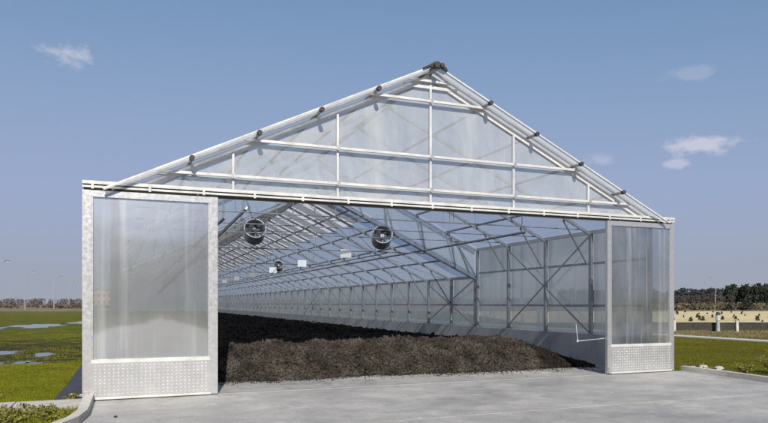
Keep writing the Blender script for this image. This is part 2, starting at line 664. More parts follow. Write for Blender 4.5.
apron_rows = [(-0.03, -3.60), (-3.635, -7.2), (-7.215, -10.8), (-10.815, -14.4), (-14.415, -18), (-18.015, -24)]
apron = None
for k, (ya, yb) in enumerate(apron_rows):
    ysr = [ya] + [p for p in np.arange(math.floor(ya * 4) / 4, yb, -.25) if yb < p < ya] + [yb]
    L = [(edge_x(left_edge, y), y) for y in ysr]
    Rr = [(edge_x(right_edge, y), y) for y in ysr]
    m = MB().prism(L + Rr[::-1], 'z', -.12, 0)
    if apron is None:
        apron = struct(m.build('concrete_apron', 'concrete'))
    else:
        m.build('slab', 'concrete', apron)
# joint filler, a little below the slab tops
MB().prism([(edge_x(left_edge, q) + .03, q) for q in np.arange(0, -24.01, -.4)] + [(edge_x(right_edge, q) - .03, q) for q in np.arange(-24, .01, .4)], 'z', -.11, -.005).build('joint_filler', 'concrete_light', apron)
floor = struct(MB().box(.55, 12.45, .05, 95, -.12, 0.0).build('greenhouse_floor', 'concrete'))
# raised steel threshold between yard and floor
sill = struct(MB().box(.2, 12.9, -.027, .047, -.1, .012).build('door_threshold', 'galvanised'))


def kerb_run(edge, side, name):
    pts = []
    for (xa, ya), (xb, yb) in zip(edge, edge[1:]):
        n = max(1, int(math.hypot(xb - xa, yb - ya) / 1.0))
        pts += [(xa + (xb - xa) * i / n, ya + (yb - ya) * i / n) for i in range(n)]
    pts = [p for p in pts if -14 < p[0] < 32]
    root = None
    for a, b in zip(pts, pts[1:]):
        a, b = Vector((*a, 0)), Vector((*b, 0))
        d = (b - a).normalized()
        s = Vector((d.y, -d.x, 0)) * (.075 * side)
        g = d * .004
        m = MB().bar(a + s + g + Vector((0, 0, -.03 + random.uniform(-.004, .004))), b + s - g + Vector((0, 0, -.03)), .14, .29)
        if root is None:
            root = struct(m.build(name, 'concrete_light'))
        else:
            m.build('kerb_stone', 'concrete_light', root)


kerb_run(left_edge, 1, 'kerb')
kerb_run(right_edge, -1, 'kerb')
# footpath slabs left of the building, and the black weed membrane along its side
fp = None
for k in range(24):
    x1 = -.02 - k * 1.02
    m = MB().box(x1 - 1.0, x1, -.62, .36, -.10, -.004 + random.uniform(-.006, .004))
    if fp is None:
        fp = struct(m.build('footpath', 'concrete_light'))
    else:
        m.build('paving_slab', 'concrete_light', fp)
m = MB()
V = []
for j in range(96):
    for i in range(5):
        V.append((-.46 + i * .225 + (random.uniform(-.03, .03) if i == 0 else 0), .40 + j, -.028 + random.uniform(0, .018)))
m.add(V, [(j * 5 + i, j * 5 + i + 1, j * 5 + i + 6, j * 5 + i + 5) for j in range(95) for i in range(4)])
struct(m.build('weed_membrane', 'membrane'))
# far paths
struct(MB().box(26.25, 27.3, -60, 120, -.1, .0).build('path', 'concrete_light'))


def blob(cx, cy, rx, ry, seed, n=48, amp=.35):
    out = []
    for k in range(n):
        a = 2 * math.pi * k / n
        r = 1 + amp * (2 * fbm(np.array(2.2 * math.cos(a) + seed * 3.1), np.array(2.2 * math.sin(a) + seed * 1.7), seed) - 1)
        out.append((cx + rx * r * math.cos(a), cy + ry * r * math.sin(a)))
    return out


PUD = [(-5.6, 42, 2.0, 4.6), (-3.2, 50, 1.0, 3.4), (-3.3, 8.2, .85, 1.0), (-2.1, 9.0, .22, .5), (-1.75, 8.4, .25, .55), (-1.9, 12.0, .3, .8), (-9, 38, 2.0, 3.0), (-3.4, 13.2, .5, .8)]
for k, (cx, cy, rx, ry) in enumerate(PUD):
    struct(MB().prism(blob(cx, cy, rx * 1.25, ry * 1.25, k + 1, 64, .85), 'z', GZ - .03, GZ + .002).build('mud', 'mud'))
    struct(MB().prism(blob(cx, cy, rx, ry, k + 1, 64, .75), 'z', GZ - .03, GZ + .004).build('puddle', 'puddle_water'))
# dirt track far left, straw field and heath far right
tr = [(-95, 132), (-60, 128), (-30, 138), (-14, 152), (-8, 175), (-14, 175), (-22, 156), (-36, 142), (-62, 131.5), (-95, 136)]
struct(MB().prism(tr, 'z', GZ - .03, GZ + .006).build('dirt_track', 'dry_grass'))


def zd(Z, X):                               # depth and side seen from the photographer, as ground coordinates
    c_, s_ = math.cos(R(21.62)), math.sin(R(21.62))
    return (.73 + X * c_ + Z * s_, -11.945 - X * s_ + Z * c_)


struct(MB().prism([zd(56, 12), zd(54, 140), zd(132, 320), zd(132, 14)], 'z', GZ - .05, GZ + .006).build('straw_field', 'straw_field'))
struct(MB().prism([zd(132, -400), zd(132.3, 420), zd(900, 1200), zd(900, -1200)], 'z', GZ - .06, GZ + .004).build('heath', 'heath'))
struct(MB().prism([zd(37.5, 8), zd(35.5, 60), zd(42.5, 70), zd(42.5, 9)], 'z', GZ - .04, GZ + .008).build('dry_verge', 'dry_grass'))

# ================================================================== GREENHOUSE
G = Vector((6.5, .3, 0))
gh = empty('greenhouse', G, 'long galvanised steel greenhouse with clear plastic gable and open sliding doors', 'greenhouse')
BAY, Y0, XL, XR, XC = 2.055, .3, .5, 12.5, 6.5
NB, NF = 46, 4                               # bays in all, bays of the taller front hall
YS = Y0 + BAY * NF                           # the step between the two roofs
YE = Y0 + BAY * NB
SL = .47
ZRF, ZRB = 6.46, 5.47                        # ridge heights front and back


def rf(x):
    return ZRF - SL * abs(x - XC)


def rb(x):
    return ZRB - SL * abs(x - XC)


def g_(m, name, mat, parent=None, loc=(0, 0, 0), smooth=False):
    """a part of the greenhouse given in world coordinates"""
    par = parent or gh
    off = Vector(loc) - (G if par is gh else Vector((0, 0, 0)))
    return m.build(name, mat, par, off, smooth=smooth)


def part(me, name, mat, loc):
    return link(name, me, mat, gh, Vector(loc) - G)


# base walls, cast in lengths
for sgn, x0, x1 in ((-1, .36, .58), (1, 12.44, 12.66)):
    for k in range(10):
        ya, yb = .3 + k * 9.43, .3 + (k + 1) * 9.43 - .012
        g_(MB().box(x0, x1, ya, yb, -.1, .79), 'base_wall', 'base_wall_concrete')
# posts, rafters, knee braces: one mesh per kind, copies share it
HF, HB = rf(XR) - .10, rb(XR) - .10
post_f = MB().box(-.045, .045, -.05, .05, .79, HF).mesh('wall_post')
post_b = MB().box(-.045, .045, -.05, .05, .79, HB).mesh('wall_post')
post_c = MB().box(-.06, .06, -.06, .06, 0.0, 3.5).mesh('corner_post')


def rafter_mesh(zr):
    out = []
    for s in (-1, 1):
        p = Vector((0, 0, zr - .12))
        q = Vector((s * 6.0, 0, zr - .12 - SL * 6.0))
        out.append(MB().bar(p + Vector((s * .03, 0, 0)), q, .045, .075).mesh('rafter'))
    return out


raf_f, raf_b = rafter_mesh(ZRF), rafter_mesh(ZRB)


def knee_mesh(zr):
    out = []
    for s in (-1, 1):
        e = zr - SL * 6.0 - .12
        out.append(MB().bar((s * 5.93, .06, e - .82), (s * 5.12, .06, e + SL * .80), .035, .035).mesh('knee_brace'))
    return out


kn_f, kn_b = knee_mesh(ZRF), knee_mesh(ZRB)
for k in range(NB + 1):
    y = Y0 + BAY * k
    front = k <= NF
    for i, x in enumerate((XL, XR)):
        if k == 0:
            part(post_c, 'corner_post', 'galvanised', (x, y - .05, 0))
        else:
            part(post_f if front else post_b, 'wall_post', 'inner_steel_shaded', (x, y, 0))
    if k > 0:
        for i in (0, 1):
            part((raf_f if front else raf_b)[i], 'rafter', 'inner_steel_shaded', (XC, y, 0))
            part((kn_f if front else kn_b)[i], 'knee_brace', 'inner_steel_shaded', (XC, y, 0))
# second rafter pair and webs at the roof step: the end frame of the low hall
ys = YS + .09
for i in (0, 1):
    part(raf_b[i], 'rafter', 'inner_steel_shaded', (XC, ys, 0))
    part(raf_b[i], 'rafter', 'inner_steel_shaded', (XC, ys + .16, 0))
    part(post_b, 'wall_post', 'inner_steel_shaded', ((XL, XR)[i], ys + .08, 0))
for s in (-1, 1):
    for d0, d1 in ((.9, 1.05), (2.35, 2.5), (3.75, 3.95), (4.95, 5.15), (5.2, 5.75)):
        g_(MB().bar((XC + s * d0, ys - .02, ZRF - .15 - SL * d0), (XC + s * d1, ys + .0, ZRB - .1 - SL * d1), .045, .045, (0, 1, 0)), 'web_strut', 'inner_steel_shaded')
    cuts = [0.04, 1.2, 2.4, 3.6, 4.8, 5.95]
    for a, b in zip(cuts, cuts[1:]):
        m = MB().poly([(XC + s * d, ys + .05, z) for d, z in ((a, ZRF - .1 - SL * a), (b, ZRF - .1 - SL * b), (b, ZRB - .02 - SL * b), (a, ZRB - .02 - SL * a))])
        g_(m, 'step_pane', 'gable_sheet')
# purlins, eave beams, girts: run the length of each hall
PD = (1.25, 2.4, 3.57, 4.75)
for s in (-1, 1):
    for d in PD:
        g_(MB().tube((XC + s * d, -.30, rf(XC + d) - .045), (XC + s * d, YS + .1, rf(XC + d) - .045), .034), 'purlin', 'inner_steel_shaded')
        g_(MB().tube((XC + s * d, -.315, rf(XC + d) - .045), (XC + s * d, -.24, rf(XC + d) - .045), .047, n=10), 'purlin_cap', 'rubber')
        g_(MB().tube((XC + s * d, YS + .1, rb(XC + d) - .045), (XC + s * d, YE, rb(XC + d) - .045), .034), 'purlin', 'inner_steel_shaded')
    xx = XC + s * 6.0
    g_(MB().box(xx - .05, xx + .05, .36, YS + .04, HF, HF + .09), 'eave_beam', 'galvanised')
    g_(MB().box(xx - .05, xx + .05, YS + .2, YE, HB, HB + .09), 'eave_beam', 'inner_steel_shaded')
    xo = XC + s * 6.07
    for z in (1.58, 2.74):
        g_(MB().box(xo - .022, xo + .022, .36, YS - .05, z - .03, z + .03), 'wall_girt', 'inner_steel_shaded')
    g_(MB().box(xo - .022, xo + .022, YS + .2, YE, 1.55, 1.61), 'wall_girt', 'inner_steel_shaded')
    xi = XC + s * 5.93
    for ka, kb, zt in ((1, 3, HF), (4.08, 6, HB), (14, 16, HB), (24, 26, HB), (34, 36, HB)):
        ya, yb = Y0 + BAY * ka, Y0 + BAY * kb
        g_(MB().bar((xi, ya, .85), (xi, yb, zt - .08), .016, .045), 'cross_brace', 'inner_steel_shaded')
        g_(MB().bar((xi - s * .02, yb, .85), (xi - s * .02, ya, zt - .08), .016, .045), 'cross_brace', 'inner_steel_shaded')
# wall and roof sheets, one per bay
for s, x in ((-1, XL - .09), (1, XR + .09)):
    wf = MB().poly([(0, .012, .80), (0, BAY - .012, .80), (0, BAY - .012, HF + .08), (0, .012, HF + .08)]).mesh('wall_pane')
    wb = MB().poly([(0, .012, .80), (0, BAY - .012, .80), (0, BAY - .012, HB + .08), (0, .012, HB + .08)]).mesh('wall_pane')
    for k in range(NB):
        part(wf if k < NF else wb, 'wall_pane', 'wall_sheet', (x, Y0 + BAY * k, 0))
for s in (-1, 1):
    for zr, front in ((ZRF, True), (ZRB, False)):
        # low hall: milky and dull ridge sheets alternate per bay, left slope milky
        R0 = .006, BAY - .006
        strips = [(.03, 6.16, *R0, 'roof_pane', 'roof_sheet')] if front else [
            (.03, 1.92, .006, BAY * .52, 'ridge_pane', 'roof_sheet_milky'),
            (.03, 1.92, BAY * .52 + .01, BAY - .006, 'ridge_pane', 'roof_sheet_dull'),
            (1.93, 6.16, *R0, 'roof_pane', 'roof_sheet' if s > 0 else 'roof_sheet_milky')]
        for d0, d1, ya, yb, pname, sheet in strips:
            pm = MB().poly([(s * d0, ya, zr - SL * d0), (s * d1, ya, zr - SL * d1), (s * d1, yb, zr - SL * d1), (s * d0, yb, zr - SL * d0)]).mesh(pname)
            for k in range(NB):
                if (k < NF) == front:
                    part(pm, pname, sheet, (XC, Y0 + BAY * k, 0))
    # overhang of the front roof
    g_(MB().poly([(XC + s * .03, -.2, ZRF - SL * .03), (XC + s * 6.16, -.2, ZRF - SL * 6.16), (XC + s * 6.16, .294, ZRF - SL * 6.16), (XC + s * .03, .294, ZRF - SL * .03)]), 'roof_pane', 'roof_sheet_milky')
    # bright edge profile and the flashing behind it
    g_(MB().bar((XC + s * .02, -.215, ZRF + .0), (XC + s * 6.18, -.215, ZRF + .0 - SL * 6.16), .03, .03), 'roof_edge_profile', 'white_aluminium')
    g_(MB().bar((XC + s * .05, -.02, ZRF - .05), (XC + s * 6.05, -.02, ZRF - .05 - SL * 6.0), .05, .05), 'verge_board', 'white_aluminium')
g_(MB().box(XC - .07, XC + .07, -.19, YS, ZRF - .02, ZRF + .03), 'ridge_cap', 'galvanised')
g_(MB().box(XC - .07, XC + .07, YS + .1, YE, ZRB - .02, ZRB + .03), 'ridge_cap', 'inner_steel_shaded')
g_(MB().tube((XC, -.26, ZRF - .08), (XC, YS, ZRF - .08), .04), 'ridge_purlin', 'inner_steel_shaded')
g_(MB().tube((XC, YS, ZRB - .10), (XC, YE, ZRB - .10), .04), 'ridge_purlin', 'inner_steel_shaded')
# black rubber end cap on the ridge with folded flaps
m = MB()
m.prism([(XC - .30, ZRF - .10), (XC - .05, ZRF + .05), (XC + .04, ZRF + .07), (XC + .22, ZRF - .03), (XC + .25, ZRF - .10), (XC + .1, ZRF - .05), (XC, ZRF - .07), (XC - .12, ZRF - .05)], 'y', -.285, -.20)
m.tube((XC - .02, -.35, ZRF - .02), (XC - .02, -.2, ZRF - .02), .06, n=10)
m.tube((XC + .11, -.33, ZRF - .01), (XC + .11, -.2, ZRF - .01), .045, n=10)
g_(m, 'ridge_end_cap', 'rubber')
# ------------------------------------------------------------------ front gable
ZH = 3.71
for s in (-1, 1):
    g_(MB().bar((XC, .06, ZRF - .16), (XC + s * 5.85, .06, ZRF - .16 - SL * 5.85), .07, .11), 'gable_rafter', 'white_aluminium')
GIRT = (3.97, 4.655, 5.79, 6.2)
for z in GIRT:
    d = (ZRF - z) / SL - .02
    dd = .055 / SL
    m = MB().prism([(XC - d, z - .026), (XC + d, z - .026), (XC + d - dd, z + .02), (XC - d + dd, z + .02)], 'y', -.055, -.005)
    g_(m, 'gable_girt', 'white_aluminium')
g_(MB().box(XC - .62, XC + .62, .015, .05, 6.06, 6.12), 'gable_girt', 'white_aluminium')
MX = (2.5, 4.5, 6.5, 8.5, 10.5)
for x in MX:
    g_(MB().box(x - .02, x + .02, .0, .05, ZH, rf(x) - .19), 'gable_mullion', 'white_aluminium')
for x in MX:                                 # cleats where girts cross the mullions
    for z in GIRT[:3]:
        if z < rf(x) - .3:
            g_(MB().box(x - .035, x + .035, -.062, -.056, z - .045, z + .04).box(x - .008, x + .008, -.07, -.06, z - .012, z + .004), 'cleat', 'galvanised')
rows = [ZH - .02, 3.97, 4.655, 5.79, 6.42]
cols = [XL] + list(MX) + [XR]


def clip_roof(p):
    def inside(q):
        return q[1] <= rf(q[0]) - .12
    out = []
    for a, b in zip(p, p[1:] + p[:1]):
        n = 24
        pts = [(a[0] + (b[0] - a[0]) * i / n, a[1] + (b[1] - a[1]) * i / n) for i in range(n)]
        out += pts
    # walk the dense outline, push outside points straight down to the roof line
    res = []
    zmin = min(q[1] for q in p)
    for q in out:
        z = min(q[1], rf(q[0]) - .12)
        if z >= zmin - 1e-6:
            res.append((q[0], max(z, zmin)))
    ded = []
    for q in res:
        if not ded or (abs(q[0] - ded[-1][0]) + abs(q[1] - ded[-1][1])) > 1e-4:
            ded.append(q)
    keep = []
    for i, q in enumerate(ded):
        a, b = ded[i - 1], ded[(i + 1) % len(ded)]
        if abs((q[0] - a[0]) * (b[1] - a[1]) - (q[1] - a[1]) * (b[0] - a[0])) > 1e-6:
            keep.append(q)
    return keep


for xa, xb in zip(cols, cols[1:]):
    for za, zb in zip(rows, rows[1:]):
        p = clip_roof([(xa, za), (xb, za), (xb, zb), (xa, zb)])
        if len(p) < 3:
            continue
        w = max(q[1] for q in p) - min(q[1] for q in p)
        if w < .06:
            continue
        g_(MB().poly([(x, .075 + random.uniform(-.004, .004), z) for x, z in p]), 'gable_pane', 'gable_sheet')
# thin inner lacing behind the gable sheet
for k in range(11):
    xa = 1.1 + k * 1.02
    m = MB().tube((xa, .22, 3.68), (xa + .5, .22, 3.95), .012, n=5)
    m.tube((xa + .5, .22, 3.95), (xa + 1.0, .22, 3.68), .012, n=5)
    g_(m, 'lacing', 'galvanised')
g_(MB().box(1.1, 11.9, .19, .25, 3.95, 4.0), 'lacing_chord', 'galvanised')
# header: upper channel, gap, sliding track, hangers
g_(MB().box(.0, 12.98, -.10, .06, 3.655, 3.71), 'header_channel', 'white_aluminium')
g_(MB().box(.02, 12.96, -.02, .055, 3.568, 3.655), 'header_web', 'track_dark')
g_(MB().box(.0, 12.98, -.09, -.022, 3.597, 3.63), 'door_track', 'white_aluminium')
g_(MB().box(.4, 12.6, .06, .20, 3.575, 3.66), 'header_beam', 'galvanised')
hang = MB().box(-.02, .02, -.105, -.085, 3.575, 3.662).mesh('track_clip')
for k in range(15):
    part(hang, 'track_clip', 'white_aluminium', (.16 + k * .905, 0, 0))
# ------------------------------------------------------------------ far gable
MBf = MB().poly([(XL, YE + .05, .0), (XR, YE + .05, .0), (XR, YE + .05, rb(XR) - .05), (XC, YE + .05, ZRB - .05), (XL, YE + .05, rb(XL) - .05)])
g_(MBf, 'end_pane', 'wall_sheet')
for x in (2.5, 4.5, 6.5, 8.5, 10.5):
    g_(MB().box(x - .04, x + .04, YE - .05, YE + .03, 0, rb(x) - .17), 'end_mullion', 'inner_steel_shaded')
for z in (1.6, 2.6):
    g_(MB().box(XL, XR, YE - .12, YE - .06, z - .03, z + .03), 'end_girt', 'inner_steel_shaded')
# ------------------------------------------------------------------ ties, hangers, hung pipe
tie_rows = [(1, 3.66), (2, 3.66), (3, 3.66)]
for k, z in tie_rows:
    y = Y0 + BAY * k + .07
    d = (ZRF - .14 - z) / SL
    g_(MB().tube((XC - d, y, z), (XC + d, y, z), .016, n=6), 'tie_rod', 'inner_steel_shaded')
    for x in (2.9, 4.7, 6.5, 8.3, 10.1):
        g_(MB().tube((x, y, z), (x, y, rf(x) - .16), .010, n=5), 'tie_hanger', 'inner_steel_shaded')
for k in range(NF, NB):
    y = Y0 + BAY * k + (.30 if k == NF else .07)
    for z in ((3.42, 4.42) if k % 4 == 0 else (4.42,) if k % 2 == 0 else ()):
        d = (ZRB - .14 - z) / SL
        g_(MB().tube((XC - d, y, z), (XC + d, y, z), .02 if z < 4 else .015, n=6), 'tie_rod', 'inner_steel_shaded')
    if k % 4 == 0:
        for x in (4.37, 6.5, 8.63):
            g_(MB().tube((x, y, 3.42), (x, y, rb(x) - .16), .011, n=5), 'tie_hanger', 'inner_steel_shaded')
        for x0, x1 in ((2.3, 4.37), (4.37, 6.5), (8.63, 6.5), (10.7, 8.63)):
            g_(MB().tube((x0, y + .02, 3.42), (x1, y + .02, rb(x1) - .16), .011, n=5), 'tie_diagonal', 'inner_steel_shaded')
# wind bracing under the roof
for ka in (5, 14, 24, 34):
    ya, yb = Y0 + BAY * ka, Y0 + BAY * (ka + 2)
    for s in (-1, 1):
        g_(MB().tube((XC + s * .3, ya, rb(XC + .3) - .19), (XC + s * 5.8, yb, rb(XC + 5.8) - .19), .010, n=5), 'roof_brace', 'inner_steel_shaded')
        g_(MB().tube((XC + s * .3, yb, rb(XC + .3) - .21), (XC + s * 5.8, ya, rb(XC + 5.8) - .21), .010, n=5), 'roof_brace', 'inner_steel_shaded')
for s in (-1, 1):
    xp = XC + s * 3.84
    g_(MB().tube((xp, 2.25, 3.50), (xp, YE - .3, 3.46), .035), 'hung_pipe', 'inner_steel_shaded')
    for k in range(1, NB, 2):
        y = Y0 + BAY * k + .09
        zt = (rf(xp) if k <= NF else rb(xp)) - .16
        if zt > 3.5:
            g_(MB().tube((xp, y, 3.48), (xp, y, zt), .012, n=5), 'pipe_hanger', 'inner_steel_shaded')
    xp = XC + s * 2.6
    g_(MB().tube((xp, YS + .4, 3.40), (xp, YE - .3, 3.40), .022), 'hung_pipe', 'inner_steel_shaded')
# strut with a pale end near the left doorway
st = g_(MB().tube((1.3, 2.45, 1.85), (3.15, 2.45, 3.74), .032), 'raking_strut', 'track_dark')
g_(MB().tube((3.13, 2.45, 3.72), (3.21, 2.45, 3.80), .04), 'strut_end', 'white_aluminium')

# ------------------------------------------------------------------ sliding doors


def door(x0, x1, sheet, label, seed, bow):
    root = bpy.data.objects.new('sliding_door', None)
    COL.objects.link(root)
    root.parent = gh
    root.location = Vector((x0, 0, 0)) - G
    root['label'] = label
    w = x1 - x0
    Zb, Zt, sw = .025, 3.555, (.135 if x0 < 5 else .10)
    MB().box(0, sw, -.075, .0, Zb, Zt).build('stile', 'galvanised', root)
    MB().box(w - sw, w, -.075, .0, Zb, Zt).build('stile', 'galvanised', root)
    MB().box(sw, w - sw, -.073, -.002, Zt - .11, Zt - .002).build('top_rail', 'galvanised', root)
    MB().box(sw, w - sw, -.086, -.004, .63, .69).build('middle_rail', 'white_aluminium', root)
    MB().box(sw - .01, w - sw + .01, -.088, -.004, Zb - .005, .055).build('bottom_rail', 'white_aluminium', root)
    kp = MB().box(sw - .01, w - sw + .01, -.082, -.066, .055, .63).build('kick_plate', 'tread_plate', root)
    m = MB()
    nxx, nzz = 26, 9
    for i in range(nxx):
        for j in range(nzz):
            cx = sw + .03 + (i + .5) * (w - 2 * sw - .06) / nxx
            cz = .075 + (j + .5) * .54 / nzz
            t_ = 1 if (i + j) % 2 else -1
            a, b = (.022, .008) if t_ > 0 else (.008, .022)
            y = -.0825
            m.add([(cx - a, y, cz - b * .6), (cx + a * .6, y, cz - b), (cx + a, y, cz + b * .6), (cx - a * .6, y, cz + b), (cx, y - .007, cz)],
                  [(0, 1, 4), (1, 2, 4), (2, 3, 4), (3, 0, 4)])
    tp = m.build('tread_pattern', 'tread_lozenge', kp)
    tp['kind'] = 'stuff'
    # inner edge beads
    for xa in (sw, w - sw - .03):
        MB().box(xa, xa + .03, -.064, -.03, .69, Zt - .112).build('glazing_bead', 'galvanised', root)
    # plastic sheet, slightly bellied between its beads
    n1, n2 = 40, 110
    u = np.linspace(0, 1, n1)
    v = np.linspace(0, 1, n2)
    U, V_ = np.meshgrid(u, v)
    Yb = -.035 - bow * (1 - (2 * U - 1) ** 2) * (1 - (2 * V_ - 1) ** 2) + (.004 * (fbm(U * 7, V_ * 2.5, seed) - .5) + .0045 * (fbm(U * 1.6, V_ * 8, seed + 3, 2) - .4)) * (1 - (2 * U - 1) ** 4)
    P = np.stack([sw + .004 + U * (w - 2 * sw - .008), Yb, .69 + V_ * (Zt - .11 - .69)], -1).reshape(-1, 3)
    ii = np.arange(n1 * n2).reshape(n2, n1)
    Fq = np.stack([ii[:-1, :-1], ii[:-1, 1:], ii[1:, 1:], ii[1:, :-1]], -1).reshape(-1, 4)
    me = np_mesh('door_pane', P, Fq)
    me.polygons.foreach_set('use_smooth', [True] * len(me.polygons))
    link('door_pane', me, sheet, root)
    # rollers on the track
    for xa in (.35, w - .35):
        MB().tube((xa, -.085, 3.58), (xa, -.045, 3.58), .022, n=10).build('roller', 'track_dark', root)
    # floor guide
    MB().box(.02, .09, -.10, -.078, .03, .16).build('floor_guide', 'galvanised', root)
    return root


dl = door(0.0, 2.215, 'door_sheet_clear', 'wide sliding door panel with clear bowed sheet', 3, .022)
dr = door(10.97, 12.98, 'door_sheet_streaked', 'sliding door panel with streaked cloudy sheet and inner stay arm', 8, .012)
m = MB().tube((.0, .03, .83), (-.68, .12, .78), .012, n=8)
m.tube((-.68, .12, .78), (-.59, .30, 1.16), .006, n=6)
m.tube((-.70, .11, .755), (-.68, .12, .81), .026, n=8)
m.build('stay_arm', 'inner_steel_shaded', dr)

# ================================================================== COMPOST


def heap_h(x, y):
    foot = 1.70 + .14 * np.sin(x * 1.3) + .55 * (fbm(x * 1.1, x * 0 + 3, 5) - .5) - .03 * (x - 6) + .14 * (fbm(x * 4.3, x * 0 + 1, 8) - .5)
    d = y - foot
    crest = .68 + .14 * (fbm(x * .8, x * 0 + 7, 2) - .5)
    rise = np.clip(d / (1.25 + .5 * (fbm(x * .6, x * 0 + 11, 3) - .5)), 0, 1)
    h = crest * (.35 * rise ** .55 + .65 * np.sin(rise * 1.5708) ** 1.15)
    back = np.clip((d - 1.45) / 1.8, 0, 1)
    h = h - (crest - .40) * back * back * (3 - 2 * back)
    rr = np.clip((y - 3.0) / 6, 0, 1)
    right = np.clip((12.05 + .35 * rr - x) / (1.9 - 1.3 * rr), 0, 1)
    left = np.clip((x - .65) / 1.0, 0, 1)
    h = h * right ** .8 * np.sqrt(left)
    far = .16 * (fbm(x * .5, y * .5, 9) - .45) * np.clip((y - 3.5) / 2, 0, 1)
    lump = .17 * (fbm(x * 2.6, y * 2.6, 6) - .45) + .10 * (fbm(x * 6, y * 6, 1) - .45) + .06 * (fbm(x * 15, y * 15, 4) - .45)
    return np.where(h > .012, h + (lump + far) * np.clip(h / .2, 0, 1), -.02)


def heap_mesh(name, mat, x0, x1, nx_, yl, label):
    xs_ = np.linspace(x0, x1, nx_)
    X, Y = np.meshgrid(xs_, yl)
    Z = heap_h(X, Y)
    n_, m_ = len(yl), nx_
    ii = np.arange(n_ * m_).reshape(n_, m_)
    Fq = np.stack([ii[:-1, :-1], ii[:-1, 1:], ii[1:, 1:], ii[1:, :-1]], -1).reshape(-1, 4)
    return np.stack([X, Y, Z], -1).reshape(-1, 3), Fq


OCT = np.array([(1, 0, 0), (-1, 0, 0), (0, 1, 0), (0, -1, 0), (0, 0, 1), (0, 0, -1)], float)
OCF = np.array([(0, 2, 4), (2, 1, 4), (1, 3, 4), (3, 0, 4), (2, 0, 5), (1, 2, 5), (3, 1, 5), (0, 3, 5)])


def clods(px, py, pz, size):
    n = len(px)
    V = np.repeat(OCT[None], n, 0) * (rng.uniform(.45, 1.25, (n, 6, 1)))
    V = V * size[:, None, None] * rng.uniform(.5, 1.3, (n, 1, 3))
    a, b = rng.uniform(0, 6.28, n), rng.uniform(-1.2, 1.2, n)
    ca, sa, cb, sb = np.cos(a), np.sin(a), np.cos(b), np.sin(b)
    x, y, z = V[..., 0], V[..., 1], V[..., 2]
    x, z = x * cb[:, None] - z * sb[:, None], x * sb[:, None] + z * cb[:, None]
    x, y = x * ca[:, None] - y * sa[:, None], x * sa[:, None] + y * ca[:, None]
    V = np.stack([x, y, z], -1) + np.stack([px, py, pz], -1)[:, None, :]
    F_ = OCF[None] + (np.arange(n) * 6)[:, None, None]
    return V.reshape(-1, 3), F_.reshape(-1, 3)


def make_heap(name, mat, yl, nx_, ncl, smin, smax, label, ypow):
    V1, F1 = heap_mesh(name, mat, .62, 12.42, nx_, yl, label)
    F1 = np.concatenate([F1[:, [0, 1, 2]], F1[:, [0, 2, 3]]])
    px = rng.uniform(.7, 12.4, ncl)
    py = yl[0] + (yl[-1] - yl[0]) * rng.uniform(0, 1, ncl) ** ypow
    pz = heap_h(px, py)
    keep = pz > .01
    # a few crumbs rolled out on the floor
    px, py, pz = px[keep], py[keep], pz[keep]
    s = rng.uniform(0, 1, len(px)) ** 3.0 * (smax - smin) + smin
    V2, F2 = clods(px, py, pz + s * .25, s)
    V = np.concatenate([V1, V2])
    Fa = np.concatenate([F1, F2 + len(V1)])
    o = link(name, np_mesh(name, V, Fa), mat)
    tag(o, label, 'compost', kind='stuff')
    return o


make_heap('compost_heap', 'compost_dry', np.concatenate([np.arange(1.3, 3.3, .035)]), 320, 40000, .012, .085,
          'crumbly brown compost heaped across the open doorway', 1.0)
yb_ = [3.24]
while yb_[-1] < 94:
    yb_.append(yb_[-1] + .05 + .02 * (yb_[-1] - 3.2))
make_heap('compost_bed', 'compost_wet_shaded', np.array(yb_), 130, 26000, .02, .08,
          'wet compost bed running the length of the greenhouse, shade put into its black', 2.2)
# crumbs swept onto the floor in front of the heap
n = 2200
px = rng.uniform(2.0, 11.9, n)
py = 1.72 + .14 * np.sin(px * 1.3) - .03 * (px - 6) - np.abs(rng.normal(0, .30, n)) ** 1.2
V, F = clods(px, py, np.full(n, .008), rng.uniform(.006, .022, n))
tag(link('compost_crumbs', np_mesh('compost_crumbs', V, F), 'compost_dry'), 'loose compost crumbs scattered on the concrete before the heap', 'compost', kind='stuff')

# ================================================================== FANS AND BOXES INSIDE


